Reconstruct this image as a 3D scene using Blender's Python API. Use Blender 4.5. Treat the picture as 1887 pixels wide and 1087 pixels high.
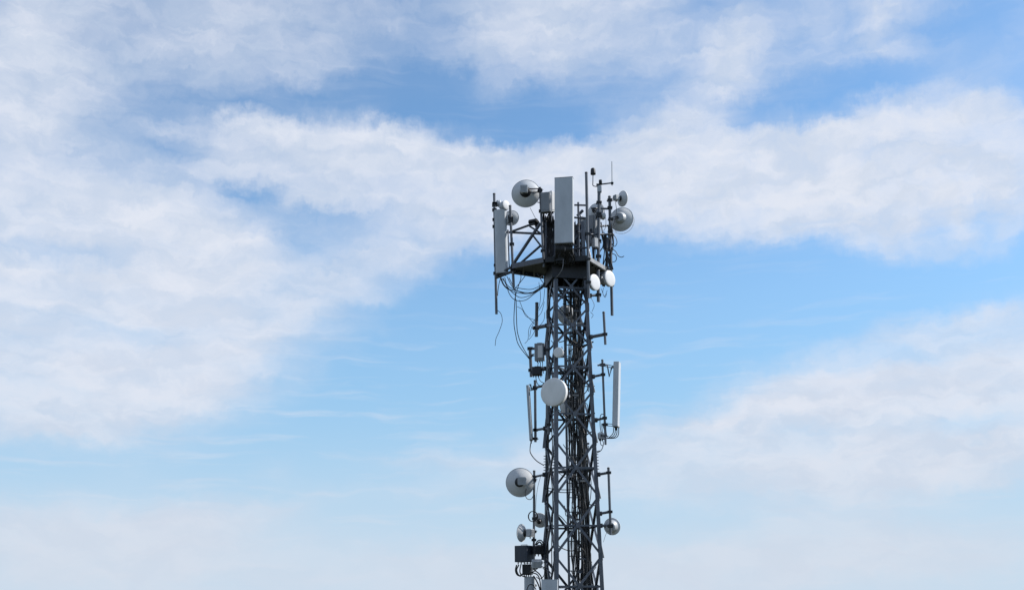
import bpy, math, random
from mathutils import Vector, Matrix

for o in list(bpy.data.objects):
    bpy.data.objects.remove(o, do_unlink=True)
scn = bpy.context.scene
C = scn.collection
R = math.radians

# ------------------------------------------------------------------ camera
FPX, IW, IH = 2000.0, 1887.0, 1087.0
PITCH, ROLL = R(16.0), R(-0.409)
EYE = Vector((0, 0, 1.7))
RT = Vector((1, 0, 0)); UP0 = Vector((0, -math.sin(PITCH), math.cos(PITCH)))
FW = Vector((0, math.cos(PITCH), math.sin(PITCH)))
XA = RT * math.cos(ROLL) + UP0 * math.sin(ROLL)
YA = -RT * math.sin(ROLL) + UP0 * math.cos(ROLL)
cd = bpy.data.cameras.new('camera'); cam = bpy.data.objects.new('camera', cd); C.objects.link(cam)
cd.sensor_width = 36; cd.lens = 36 * FPX / IW; cd.clip_end = 20000
m = Matrix((XA, YA, -FW)).transposed().to_4x4(); m.translation = EYE
cam.matrix_world = m
scn.camera = cam

def ray(px, py):
    return (FW + XA * ((px - IW / 2) / FPX) - YA * ((py - IH / 2) / FPX))

def P(px, py, Y):
    """world point seen at (px, py) standing Y metres north of the camera"""
    d = ray(px, py); return EYE + d * (Y / d.y)

def PZ(px, py, z):
    d = ray(px, py); return EYE + d * ((z - EYE.z) / d.z)

def S(px, Y=32.4):
    """metres that px pixels span at the tower"""
    return px * Y * 1.035 / FPX

# ------------------------------------------------------------------ light
SUN_AZ, SUN_EL = R(82.0), R(40.0)          # clockwise from +Y
sv = Vector((math.sin(SUN_AZ) * math.cos(SUN_EL), math.cos(SUN_AZ) * math.cos(SUN_EL), math.sin(SUN_EL)))
sl = bpy.data.lights.new('sun', 'SUN'); sl.energy = 4.9; sl.angle = R(0.55); sl.color = (1.0, .965, .92)
so = bpy.data.objects.new('sun', sl); C.objects.link(so)
so.rotation_euler = sv.to_track_quat('Z', 'Y').to_euler(); so.location = (30, 10, 40)
scn.view_settings.view_transform = 'Standard'; scn.view_settings.look = 'None'
scn.view_settings.exposure = 0.35; scn.view_settings.gamma = 1.0
scn.view_settings.use_curve_mapping = False

# ------------------------------------------------------------------ sky and clouds
W = bpy.data.worlds.new('World'); scn.world = W; W.use_nodes = True
W.cycles.sampling_method = 'MANUAL'; W.cycles.sample_map_resolution = 512
nt = W.node_tree; nt.nodes.clear(); L = nt.links.new

class N:
    """tiny helper round node sockets"""
    @staticmethod
    def put(sock, v):
        if isinstance(v, bpy.types.NodeSocket): L(v, sock)
        elif v is not None: sock.default_value = v

def math_(op, a, b=None, c=None, clamp=False, tree=None):
    n = nt.nodes.new('ShaderNodeMath'); n.operation = op; n.use_clamp = clamp
    N.put(n.inputs[0], a); N.put(n.inputs[1], b)
    if c is not None: N.put(n.inputs[2], c)
    return n.outputs[0]

def vmath(op, a, b=None, s=None):
    n = nt.nodes.new('ShaderNodeVectorMath'); n.operation = op
    N.put(n.inputs[0], a)
    if b is not None: N.put(n.inputs[1], b)
    if s is not None: N.put(n.inputs['Scale'], s)
    return n.outputs['Value'] if op in ('LENGTH', 'DOT_PRODUCT') else n.outputs[0]

def noise(vec, scale, detail, rough=.55, dist=0., color=False, lac=2.0):
    n = nt.nodes.new('ShaderNodeTexNoise'); n.noise_dimensions = '3D'
    L(vec, n.inputs['Vector']); n.inputs['Scale'].default_value = scale
    n.inputs['Detail'].default_value = detail; n.inputs['Roughness'].default_value = rough
    n.inputs['Distortion'].default_value = dist; n.inputs['Lacunarity'].default_value = lac
    return n.outputs['Color'] if color else n.outputs[0]

def mapr(v, f0, f1, t0, t1, smooth=True):
    n = nt.nodes.new('ShaderNodeMapRange'); n.interpolation_type = 'SMOOTHSTEP' if smooth else 'LINEAR'
    n.clamp = True
    L(v, n.inputs['Value'])
    for k, x in zip(('From Min', 'From Max', 'To Min', 'To Max'), (f0, f1, t0, t1)): N.put(n.inputs[k], x)
    return n.outputs['Result']

def mixf(f, a, b):
    n = nt.nodes.new('ShaderNodeMix'); n.data_type = 'FLOAT'; n.clamp_factor = True
    N.put(n.inputs[0], f); N.put(n.inputs[2], a); N.put(n.inputs[3], b)
    return n.outputs[0]

tc = nt.nodes.new('ShaderNodeTexCoord')
dirv = tc.outputs['Generated']
sep = nt.nodes.new('ShaderNodeSeparateXYZ'); L(dirv, sep.inputs[0])
K = 20.0                                         # one unit of the cloud chart = 0.05 rad
az = math_('MULTIPLY', math_('ARCTAN2', sep.outputs[0], sep.outputs[1]), K)
el = math_('MULTIPLY', math_('ARCSINE', sep.outputs[2]), K)
cmb = nt.nodes.new('ShaderNodeCombineXYZ'); L(az, cmb.inputs[0]); L(el, cmb.inputs[1])
chart = cmb.outputs[0]

def azel(px, py):
    d = ray(px, py).normalized()
    return math.atan2(d.x, d.y) * K, math.asin(d.z) * K

# wind-drawn warp: two sizes of eddies
half = (.5, .5, .5)
stretch = vmath('MULTIPLY', chart, (1.0, 1.5, 1.0))
w1 = vmath('SUBTRACT', noise(stretch, .75, 2.0, .5, color=True), half)
w2 = vmath('SUBTRACT', noise(stretch, 2.6, 3.0, .6, color=True), half)
w3 = vmath('SUBTRACT', noise(vmath('MULTIPLY', chart, (1.3, .8, 1.0)), 7.5, 3.0, .6, color=True), half)
q = vmath('ADD', chart, vmath('MULTIPLY', w1, (.85, .6, 0)))
q = vmath('ADD', q, vmath('MULTIPLY', w2, (.42, .36, 0)))
calm = mapr(el, 4.4, 6.6, .35, 1)               # the lower, farther banks are smooth and drawn out
q = vmath('ADD', q, vmath('SCALE', vmath('MULTIPLY', w3, (.11, .15, 0)), s=calm))

w5 = vmath('SUBTRACT', noise(vmath('MULTIPLY', chart, (5.2, 1.6, 1.0)), 1.0, 4.0, .6, .3, color=True), half)      # upright tufts
patchy = mapr(noise(chart, .55, 2.0), .42, .62, .0, 1.0)           # tufts only here and there
q = vmath('ADD', q, vmath('SCALE', vmath('MULTIPLY', w5, (.06, .24, 0)), s=math_('MULTIPLY', calm, patchy)))

# cloud banks and clear gaps: (x, y, half width, half height, slope in degrees, cover, softness, weight)
BANKS = [
    # high veil, upper left and top
    (330, 40, 620, 230, 0, .46, .9, 1), (40, 150, 240, 330, 0, .80, .8, 1), (430, 40, 200, 110, -20, .66, .9, .9),
    (330, 120, 330, 60, -15, .60, .9, .7), (200, 70, 120, 60, 0, .42, .9, .7),
    (660, 50, 190, 110, 15, .50, .9, .8), (560, 130, 170, 45, -28, .62, .9, .7),
    (1020, 30, 330, 150, 0, .60, .8, 1), (1020, 50, 200, 110, -12, .78, .8, 1), (940, 130, 110, 90, -30, .62, .9, .8),
    (1230, 60, 240, 150, 0, .58, .9, .9), (1450, 90, 330, 160, 0, .46, .9, .9), (1345, 115, 75, 120, 12, .80, .8, .95),
    (1620, 50, 55, 90, -10, .78, .9, .9), (1655, 0, 150, 30, 5, .78, .9, .9), (1760, 110, 200, 130, 0, .42, .9, .8),
    (1500, 30, 50, 70, 30, .55, .9, .8), (1490, 70, 30, 12, -30, .7, .9, .7),
    # clear gaps in the veil
    (830, 190, 250, 95, 8, .02, .75, 1), (900, 215, 240, 60, 12, .0, .7, 1), (760, 80, 120, 60, -25, .26, .9, .9),
    (1010, 240, 130, 40, 5, .04, .8, .9), (1110, 160, 150, 40, -8, .32, .9, .8), (960, 160, 55, 55, 0, .5, .9, .6),
    (520, 195, 260, 38, -4, .20, .9, .9), (285, 160, 90, 32, 0, .30, .9, .9), (380, 205, 80, 40, 20, .22, .9, .9),
    (1540, 165, 230, 42, -12, .06, .85, 1), (1400, 205, 150, 40, -8, .16, .9, .9), (1780, 40, 120, 60, 10, .14, .9, .9),
    (1300, 25, 60, 35, 0, .3, .9, .8), (1820, 75, 70, 30, -20, .14, .9, .8), (1480, 70, 60, 50, 20, .32, .9, .7),
    (1790, 50, 90, 7, -28, .55, .9, .8), (1220, 150, 60, 25, -25, .3, .9, .8),
    # middle bank, left arm
    (640, 318, 480, 98, 4, .72, .5, 1), (560, 240, 240, 40, 4, .86, .6, 1), (800, 300, 320, 55, 4, .90, .55, 1),
    (260, 270, 150, 60, 0, .48, .9, .9), (320, 240, 60, 25, 0, .66, .9, .8), (412, 228, 30, 26, 20, .84, .8, .9),
    (900, 370, 330, 110, 0, .86, .7, 1), (720, 380, 300, 90, 5, .74, .8, 1),
    (340, 285, 150, 14, 10, .30, .9, .9), (330, 325, 160, 18, 8, .20, .9, 1), (445, 345, 80, 16, 14, .12, .9, 1),
    (270, 300, 80, 12, 10, .66, .9, .8), (180, 285, 90, 12, 0, .42, .9, .7),
    (540, 390, 150, 30, 10, .28, .9, 1), (640, 405, 150, 36, 8, .38, .9, .9), (480, 370, 70, 16, 12, .2, .9, .9),
    # great bank on the left
    (150, 560, 480, 290, 4, .84, .45, 1), (60, 400, 330, 110, 8, .80, .6, 1), (320, 420, 230, 75, 14, .93, .6, 1),
    (420, 540, 170, 110, 0, .95, .6, 1), (490, 580, 90, 70, 20, 1.0, .7, 1), (270, 660, 260, 130, -14, .90, .55, 1),
    (300, 510, 200, 40, 0, 1.0, .9, .8), (600, 530, 230, 75, -16, .70, .7, 1), (700, 480, 250, 60, -12, .66, .8, 1),
    (130, 470, 240, 24, 0, .5, .9, .9), (190, 615, 290, 30, 2, .52, .9, .9), (560, 470, 140, 28, 2, .48, .9, .9),
    (380, 660, 120, 35, -10, .96, .9, .8), (340, 735, 110, 40, -14, .94, .8, .9), (120, 760, 210, 60, -4, .82, .6, 1),
    (30, 690, 110, 40, 0, .72, .9, .8), (600, 620, 110, 40, -18, .44, .9, .8),
    # middle bank, right arm
    (1330, 330, 360, 130, 0, .90, .5, 1), (1640, 320, 380, 150, -2, .88, .45, 1), (1560, 340, 170, 50, 4, 1.0, .8, .9),
    (1760, 230, 190, 75, -8, .84, .6, 1), (1560, 240, 120, 42, -8, .92, .6, .9), (1200, 300, 190, 100, 0, .90, .6, 1),
    (1250, 215, 90, 45, -20, .72, .8, .9), (1100, 330, 160, 80, 0, .90, .7, 1), (1040, 270, 40, 16, 0, .6, .9, .8),
    (1380, 290, 60, 22, 10, .72, .9, .7), (1590, 290, 60, 16, 15, .68, .9, .7), (1790, 345, 110, 22, 0, .74, .9, .7),
    (1600, 425, 190, 50, 6, .78, .7, .9), (1770, 410, 20, 65, 0, .86, .9, .9), (1735, 415, 22, 40, 8, .42, .9, .9),
    (1810, 420, 26, 45, -8, .34, .9, .9), (1860, 400, 60, 80, 0, .74, .9, .8), (1390, 425, 100, 26, 10, .62, .9, .8),
    (1750, 465, 170, 16, -4, .46, .9, .8),
    # clear lanes that cut into the banks
    (865, 195, 245, 66, 9, .0, .55, 1), (760, 150, 150, 50, -8, .06, .8, .9), (1035, 236, 110, 32, 8, .0, .7, 1), (1535, 178, 200, 42, -12, .0, .65, 1),
    (1400, 212, 110, 22, -6, .14, .8, .9), (560, 190, 190, 30, -4, .08, .8, .95), (385, 213, 36, 16, 10, .12, .8, .8), (290, 162, 70, 24, 0, .22, .9, .8),
    (330, 323, 150, 15, 7, .06, .8, .95), (440, 345, 110, 11, 12, .08, .8, .95), (520, 378, 90, 12, 12, .22, .9, .85), (620, 402, 150, 24, 8, .34, .9, .9), (540, 366, 90, 7, 6, .6, .9, .7), (290, 272, 60, 8, 12, .2, .9, .8), (230, 252, 60, 9, 0, .3, .9, .7),
    (1790, 35, 120, 45, -15, .04, .9, .9), (1660, 130, 120, 26, -10, .12, .9, .8), (1300, 20, 60, 30, 0, .2, .9, .8), (700, 60, 60, 30, 20, .24, .9, .7), (905, 140, 60, 60, 40, .5, .9, .7),
    # lower right bank
    (1840, 635, 430, 90, -10, .52, .65, 1), (1800, 585, 170, 14, -8, .72, .9, .9), (1650, 610, 200, 14, -12, .52, .9, .7),
    (1640, 785, 500, 165, -8, .88, .5, 1), (1560, 720, 200, 65, -12, 1.0, .7, .9), (1330, 790, 200, 55, -8, .88, .7, 1),
    (1370, 770, 100, 30, 0, 1.0, .9, .8), (1750, 700, 230, 30, -3, .92, .9, .9), (1660, 655, 160, 24, -6, .4, .9, .9),
    (1790, 775, 170, 22, -4, .46, .9, .95), (1500, 800, 90, 20, -4, .5, .9, .9), (1870, 735, 50, 14, -10, .6, .9, .7),
    (1330, 812, 120, 13, 0, .48, .9, .9),
    (1650, 850, 420, 60, -2, .90, .8, .9), (1130, 850, 420, 75, -2, .70, .8, .9), (900, 840, 260, 22, 0, .62, .9, .8),
    # low haze banks
    (1450, 930, 260, 30, 2, .48, .8, .9), (1200, 900, 200, 30, -4, .68, .9, .7), (1560, 965, 170, 22, -2, .78, .9, .8),
    (1500, 1030, 620, 85, -4, .86, .8, .9), (1380, 1060, 80, 30, 0, .5, .9, .6),
    (200, 1010, 480, 120, 0, .80, .75, 1), (300, 960, 260, 40, -4, .90, .9, .8), (520, 925, 130, 26, -8, .70, .9, .7),
    (880, 905, 380, 26, -1, .42, .9, .6), (930, 1060, 560, 75, 0, .74, .9, .9), (760, 1030, 160, 30, 0, .66, .9, .6),
    (500, 870, 130, 9, -10, .30, .9, .7), (230, 862, 170, 6, 0, .24, .9, .7), (540, 690, 100, 9, -8, .34, .9, .8),
    (760, 515, 120, 14, -12, .34, .9, .7), (680, 600, 90, 10, -5, .26, .9, .7),
]
# the banks are summed into a chart of cloud cover by azimuth and elevation, held in colour ramps
AZ0, AZ1, EL0, EL1 = -10.2, 10.2, -.3, 11.7
NC, NR = 62, 42                                  # two ramps of 32 stops side by side, three rows in each ramp
def smooth01(t):
    t = min(1.0, max(0.0, t)); return t * t * (3 - 2 * t)
def proj_azel(a, e):
    a /= K; e /= K
    d = Vector((math.sin(a) * math.cos(e), math.cos(a) * math.cos(e), math.sin(e)))
    f = d.dot(FW); return IW / 2 + FPX * d.dot(XA) / f, IH / 2 - FPX * d.dot(YA) / f
strokes = [(x, y, 1 / rx, 1 / ry, math.cos(R(r)), math.sin(R(r)), v, 1 - s_, 1 + .25 * s_, w) for (x, y, rx, ry, r, v, s_, w) in BANKS]
chart_rows = []
for j in range(NR):
    row = []
    for i in range(NC + 1):
        px, py = proj_azel(AZ0 + (AZ1 - AZ0) * i / NC, EL0 + (EL1 - EL0) * j / (NR - 1))
        D = 0.0
        for (x, y, ix, iy, c, s_, v, r0, r1, w) in strokes:
            dx, dy = px - x, py - y
            d = math.hypot((dx * c + dy * s_) * ix, (-dx * s_ + dy * c) * iy)
            if d < r1: D += (v - D) * w * (1 - smooth01((d - r0) / (r1 - r0)))
        row.append(D)
    chart_rows.append(row)
sq = nt.nodes.new('ShaderNodeSeparateXYZ'); L(q, sq.inputs[0])
colL = mapr(sq.outputs[0], AZ0, 0.0, 0, 1, smooth=False); colR = mapr(sq.outputs[0], 0.0, AZ1, 0, 1, smooth=False)
rowf = mapr(sq.outputs[1], EL0, EL1, 0, NR - 1, smooth=False)
right = math_('GREATER_THAN', sq.outputs[0], 0.0)
cover = 0.0
H2 = NC // 2
for j in range(0, NR, 3):
    ramps = []
    for side, off in ((colL, 0), (colR, H2)):
        cr = nt.nodes.new('ShaderNodeValToRGB'); L(side, cr.inputs[0]); e = cr.color_ramp; e.interpolation = 'LINEAR'
        e.elements[0].position = 0.0; e.elements[1].position = 1.0
        for i in range(1, H2): e.elements.new(i / H2)
        for i in range(H2 + 1):
            e.elements[i].color = tuple(chart_rows[j + k][off + i] for k in range(3)) + (1,)
        ramps.append(cr.outputs[0])
    mxr = nt.nodes.new('ShaderNodeMix'); mxr.data_type = 'RGBA'
    L(right, mxr.inputs[0]); L(ramps[0], mxr.inputs[6]); L(ramps[1], mxr.inputs[7])
    wv = vmath('ABSOLUTE', vmath('SUBTRACT', rowf, (j, j + 1, j + 2)))
    wv = vmath('MAXIMUM', vmath('SUBTRACT', (1, 1, 1), wv), (0, 0, 0))
    cover = math_('ADD', cover, vmath('DOT_PRODUCT', wv, mxr.outputs[2]))

# the same broken sky carries on all the way round, outside the charted part
rnd = vmath('MULTIPLY', dirv, (1.0, 1.0, 2.6))
n_far = noise(rnd, 2.3, 6.0, .58, .6)
far = mapr(n_far, .40, .62, .05, .86)
wx = math_('MULTIPLY', mapr(az, -11.0, -9.2, 0, 1), mapr(az, 9.2, 11.0, 1, 0))
wy = mapr(el, 10.4, 12.6, 1, 0)
cover = mixf(math_('MULTIPLY', wx, wy), far, cover)

# crisper rims
cover = math_('ADD', cover, math_('MULTIPLY', math_('MULTIPLY', math_('MULTIPLY', cover, math_('SUBTRACT', 1.0, cover)), math_('SUBTRACT', cover, .48)), 1.0))
# fleecy relief inside the banks
fl = math_('SUBTRACT', noise(vmath('MULTIPLY', q, (1.0, 1.35, 1.0)), 1.8, 8.0, .54, .7), .5)
fl2 = math_('SUBTRACT', noise(vmath('MULTIPLY', q, (1.0, 4.2, 1.0)), .75, 6.0, .55, .3), .5)
mid = math_('MULTIPLY', math_('MULTIPLY', cover, math_('SUBTRACT', 1.26, cover)), 2.2)
cover = math_('ADD', cover, math_('MULTIPLY', math_('MULTIPLY', math_('MULTIPLY', fl, mid), calm), .50))
cover = math_('ADD', cover, math_('MULTIPLY', math_('MULTIPLY', fl2, mid), .62))
# thin drawn-out streaks low in the sky
tilt_ = nt.nodes.new('ShaderNodeMapping'); L(vmath('ADD', chart, vmath('MULTIPLY', w1, (.5, .35, 0))), tilt_.inputs[0]); tilt_.inputs['Rotation'].default_value = (0, 0, R(-5)); tilt_.inputs['Scale'].default_value = (.42, 4.6, 1)
st = mapr(noise(tilt_.outputs[0], 1.0, 6.0, .55, .2), .50, .74, 0, .34)
cover = math_('ADD', cover, math_('MULTIPLY', math_('MULTIPLY', st, mapr(el, 3.4, 6.0, 1, .25)), math_('SUBTRACT', 1.0, cover)), clamp=True)

sky = nt.nodes.new('ShaderNodeTexSky'); sky.sky_type = 'NISHITA'; sky.sun_disc = False
sky.sun_elevation = SUN_EL; sky.sun_rotation = SUN_AZ
sky.altitude = 200; sky.air_density = 1.0; sky.dust_density = 0.3; sky.ozone_density = 6.0
SKY_STR = .15
CG = 1.0 / (SKY_STR * 2 ** scn.view_settings.exposure)
cl = nt.nodes.new('ShaderNodeMix'); cl.data_type = 'RGBA'          # clouds low over the horizon stand behind more air
cl.inputs[6].default_value = (.665 * CG, .725 * CG, .825 * CG, 1); cl.inputs[7].default_value = (.73 * CG, .78 * CG, .885 * CG, 1)
L(mapr(el, .2, 4.6, 0, 1), cl.inputs[0])
mx = nt.nodes.new('ShaderNodeMix'); mx.data_type = 'RGBA'
shd = nt.nodes.new('ShaderNodeMix'); shd.data_type = 'RGBA'; shd.blend_type = 'MULTIPLY'; L(mapr(el, .6, 3.2, .35, 1), shd.inputs[0])     # thicker, greyer parts of the banks
shc = nt.nodes.new('ShaderNodeMix'); shc.data_type = 'RGBA'; shc.inputs[6].default_value = (.88, .918, .955, 1); shc.inputs[7].default_value = (1.04, 1.03, 1.02, 1)
shn = math_('ADD', math_('MULTIPLY', noise(vmath('MULTIPLY', q, (1.0, 2.9, 1.0)), .62, 6.0, .56, .4), .7), math_('MULTIPLY', noise(vmath('MULTIPLY', q, (1.0, 1.4, 1.0)), 1.5, 6.0, .55, .3), .3))
L(mapr(shn, .39, .60, 0, 1), shc.inputs[0]); L(cl.outputs[2], shd.inputs[6]); L(shc.outputs[2], shd.inputs[7])
hc = nt.nodes.new('ShaderNodeMix'); hc.data_type = 'RGBA'          # the dusty air low over the horizon
hc.inputs[6].default_value = (.56 * CG, .695 * CG, .845 * CG, 1); hc.inputs[7].default_value = (.325 * CG, .555 * CG, .79 * CG, 1)
L(mapr(el, .3, 4.2, 0, 1), hc.inputs[0])
tint = nt.nodes.new('ShaderNodeMix'); tint.data_type = 'RGBA'; tint.blend_type = 'MULTIPLY'; tint.inputs[0].default_value = 1
L(sky.outputs[0], tint.inputs[6]); tint.inputs[7].default_value = (.99, 1.05, .965, 1)
hz = nt.nodes.new('ShaderNodeMix'); hz.data_type = 'RGBA'
L(mapr(el, .5, 8.0, .96, 0), hz.inputs[0]); L(tint.outputs[2], hz.inputs[6]); L(hc.outputs[2], hz.inputs[7])
L(cover, mx.inputs[0]); L(hz.outputs[2], mx.inputs[6]); L(shd.outputs[2], mx.inputs[7])
bg = nt.nodes.new('ShaderNodeBackground'); L(mx.outputs[2], bg.inputs[0]); bg.inputs[1].default_value = SKY_STR
wo = nt.nodes.new('ShaderNodeOutputWorld'); L(bg.outputs[0], wo.inputs[0])

# ------------------------------------------------------------------ materials
def mat(name, col, rough=.5, metal=0., vary=.25, nscale=9., bump=0., bscale=60., spec=.4, streak=True):
    mt = bpy.data.materials.new(name); mt.use_nodes = True; t = mt.node_tree; b = t.nodes['Principled BSDF']
    b.inputs['Roughness'].default_value = rough; b.inputs['Metallic'].default_value = metal
    b.inputs['Specular IOR Level'].default_value = spec
    tx = t.nodes.new('ShaderNodeTexCoord'); mp = t.nodes.new('ShaderNodeMapping'); t.links.new(tx.outputs['Object'], mp.inputs[0])
    mp.inputs['Scale'].default_value = (1, 1, .35 if streak else 1)
    n1 = t.nodes.new('ShaderNodeTexNoise'); n1.inputs['Scale'].default_value = nscale; n1.inputs['Detail'].default_value = 6; n1.inputs['Roughness'].default_value = .65
    t.links.new(mp.outputs[0], n1.inputs['Vector'])
    r = t.nodes.new('ShaderNodeValToRGB'); e = r.color_ramp.elements
    e[0].position = .3; e[1].position = .72
    e[0].color = tuple(c * (1 - vary) for c in col) + (1,); e[1].color = tuple(min(1, c * (1 + vary)) for c in col) + (1,)
    t.links.new(n1.outputs[0], r.inputs[0]); t.links.new(r.outputs[0], b.inputs['Base Color'])
    rr = t.nodes.new('ShaderNodeMapRange'); rr.inputs['To Min'].default_value = rough - .1; rr.inputs['To Max'].default_value = min(1, rough + .12)
    t.links.new(n1.outputs[0], rr.inputs[0]); t.links.new(rr.outputs[0], b.inputs['Roughness'])
    if bump:
        n2 = t.nodes.new('ShaderNodeTexNoise'); n2.inputs['Scale'].default_value = bscale; n2.inputs['Detail'].default_value = 3
        t.links.new(tx.outputs['Object'], n2.inputs['Vector'])
        bp = t.nodes.new('ShaderNodeBump'); bp.inputs['Strength'].default_value = bump; bp.inputs['Distance'].default_value = .01
        t.links.new(n2.outputs[0], bp.inputs['Height']); t.links.new(bp.outputs[0], b.inputs['Normal'])
    return mt

M = dict(
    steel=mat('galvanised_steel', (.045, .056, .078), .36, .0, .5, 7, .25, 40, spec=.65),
    steel_sunlit_pale=mat('sunlit_pale_galvanised_steel', (.26, .265, .27), .5, .0, .25, 8),  # paler copy of the steel; on plates and beam it paints in sunlight
    pole=mat('mounting_pipe_steel', (.075, .085, .102), .36, .0, .35, 6, spec=.7),
    dark=mat('dark_painted_metal', (.015, .017, .021), .5, .0, .35, 9),
    box=mat('dark_grey_enclosure', (.034, .042, .058), .5, .0, .25, 5),
    panel=mat('grey_radome_plastic', (.45, .48, .51), .45, .0, .13, 3.0, spec=.3),
    panel_dark=mat('antenna_back_tray', (.21, .225, .245), .5, .0, .15, 4),
    white=mat('white_radome_plastic', (.60, .61, .62), .5, .0, .05, 3, spec=.3),
    drum=mat('pale_drum_radome', (.68, .68, .67), .5, .0, .09, 5, spec=.3),
    radio=mat('grey_radio_casting', (.38, .40, .42), .45, .0, .14, 6),
    dish=mat('painted_dish_metal', (.52, .535, .55), .5, .0, .12, 4, spec=.35),
    dish_dull=mat('weathered_dish_metal', (.27, .285, .295), .5, .0, .18, 4),
    cable=mat('black_cable_sheath', (.014, .015, .017), .45, .0, .3, 12, streak=False),
    cable_grey=mat('grey_cable_sheath', (.22, .22, .23), .55, .0, .2, 12, streak=False),
    concrete=mat('concrete', (.30, .29, .27), .9, 0, .25, 3, .4, 30, streak=False),
    grass=mat('dry_grass_ground', (.05, .056, .034), .95, 0, .45, .6, .5, 8, streak=False),
)

# ------------------------------------------------------------------ mesh helpers
class MB:
    def __init__(s): s.v = []; s.f = []; s.sm = []
    def add(s, vs, fs, smooth=False):
        o = len(s.v); s.v += [Vector(v) for v in vs]; s.f += [tuple(i + o for i in f) for f in fs]; s.sm += [smooth] * len(fs); return s
    def box(s, c, hx, hy, hz, X=Vector((1, 0, 0)), Y=Vector((0, 1, 0)), Z=Vector((0, 0, 1)), ch=0.0):
        """box with half sizes along X, Y, Z; ch chamfers the edges along Z"""
        c = Vector(c)
        if ch <= 0: pr = [(-hx, -hy), (hx, -hy), (hx, hy), (-hx, hy)]
        else: pr = [(-hx + ch, -hy), (hx - ch, -hy), (hx, -hy + ch), (hx, hy - ch), (hx - ch, hy), (-hx + ch, hy), (-hx, hy - ch), (-hx, -hy + ch)]
        return s.prism(c, pr, hz, X, Y, Z)
    def prism(s, c, pr, hz, X, Y, Z, smooth=False):
        n = len(pr); c = Vector(c)
        vs = [c + X * a + Y * b - Z * hz for a, b in pr] + [c + X * a + Y * b + Z * hz for a, b in pr]
        fs = [(i, (i + 1) % n, n + (i + 1) % n, n + i) for i in range(n)]
        s.add(vs, fs, smooth); s.add(vs, [tuple(range(n - 1, -1, -1)), tuple(range(n, 2 * n))]); return s
    def tube(s, pts, r, n=8, closed=False, caps=True):
        pts = [Vector(p) for p in pts]; k = len(pts); rs = r if isinstance(r, (list, tuple)) else [r] * k
        vs = []; prev = None
        for i, p in enumerate(pts):
            a = pts[(i - 1) % k] if (i or closed) else p; b = pts[(i + 1) % k] if (i < k - 1 or closed) else p
            t = (b - a).normalized()
            if prev is None:
                u = t.orthogonal().normalized()
            else:
                u = (prev - t * prev.dot(t)); u = u.normalized() if u.length > 1e-6 else t.orthogonal().normalized()
            prev = u; w = t.cross(u)
            vs += [p + (u * math.cos(2 * math.pi * j / n) + w * math.sin(2 * math.pi * j / n)) * rs[i] for j in range(n)]
        fs = []
        for i in range(k if closed else k - 1):
            i2 = (i + 1) % k
            fs += [(i * n + j, i * n + (j + 1) % n, i2 * n + (j + 1) % n, i2 * n + j) for j in range(n)]
        s.add(vs, fs, True)
        if caps and not closed:
            s.add(vs[:n], [tuple(range(n - 1, -1, -1))]); s.add(vs[-n:], [tuple(range(n))])
        return s
    def lathe(s, c, ax, prof, n=40, smooth=True, up=None):
        """prof: (radius, height along ax)"""
        ax = ax.normalized(); u = (up or ax.orthogonal()).normalized(); u = (u - ax * u.dot(ax)).normalized(); w = ax.cross(u); c = Vector(c)
        vs = []; fs = []
        for r, h in prof:
            vs += [c + ax * h + (u * math.cos(2 * math.pi * j / n) + w * math.sin(2 * math.pi * j / n)) * max(r, 1e-4) for j in range(n)]
        for i in range(len(prof) - 1):
            fs += [(i * n + j, i * n + (j + 1) % n, (i + 1) * n + (j + 1) % n, (i + 1) * n + j) for j in range(n)]
        return s.add(vs, fs, smooth)
    def mesh(s, name, m, org=Vector((0, 0, 0))):
        me = bpy.data.meshes.new(name); me.from_pydata([v - org for v in s.v], [], s.f)
        me.polygons.foreach_set('use_smooth', s.sm); me.materials.append(M[m]); me.update(); return me
    def part(s, name, m, parent, sub=None):
        """child of parent (a root) or sub-part of the part sub; coordinates are world ones"""
        o = bpy.data.objects.new(name, s.mesh(name, m, Vector(parent.location))); C.objects.link(o); o.parent = sub or parent; return o
    def single(s, name, m, org):
        org = Vector(org); o = bpy.data.objects.new(name, s.mesh(name, m, org)); o.location = org; C.objects.link(o); return o

def thing(name, label, cat, loc, group=None):
    o = bpy.data.objects.new(name, None); C.objects.link(o); o.location = loc; o.empty_display_size = .2
    return tag(o, label, cat, group)

def tag(o, label, cat, group=None):
    o['label'] = label; o['category'] = cat
    if group: o['group'] = group
    return o

def heading(az, tilt=0.):
    """az 0 faces the camera (south), 90 faces right (east), 180 away"""
    a = R(az); t = R(tilt); return Vector((math.sin(a) * math.cos(t), -math.cos(a) * math.cos(t), math.sin(t)))
ZU = Vector((0, 0, 1))
def frame(az, tilt=0., rollz=0.):
    n = heading(az, tilt); X = n.cross(ZU) * -1; X.normalize(); Zl = X.cross(-n); Zl.normalize()
    if Zl.z < 0: Zl = -Zl
    return n, X, Zl                                   # outward normal, sideways, upward

def spline(pts, seg=6):
    pts = [Vector(p) for p in pts]; out = []
    if len(pts) < 3: return pts
    e = [pts[0] * 2 - pts[1]] + pts + [pts[-1] * 2 - pts[-2]]
    for i in range(1, len(e) - 2):
        for j in range(seg):
            t = j / seg; a, b, c, d = e[i - 1:i + 3]
            out.append(.5 * ((2 * b) + (c - a) * t + (2 * a - 5 * b + 4 * c - d) * t * t + (3 * b - a - 3 * c + d) * t ** 3))
    return out + [pts[-1]]

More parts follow.
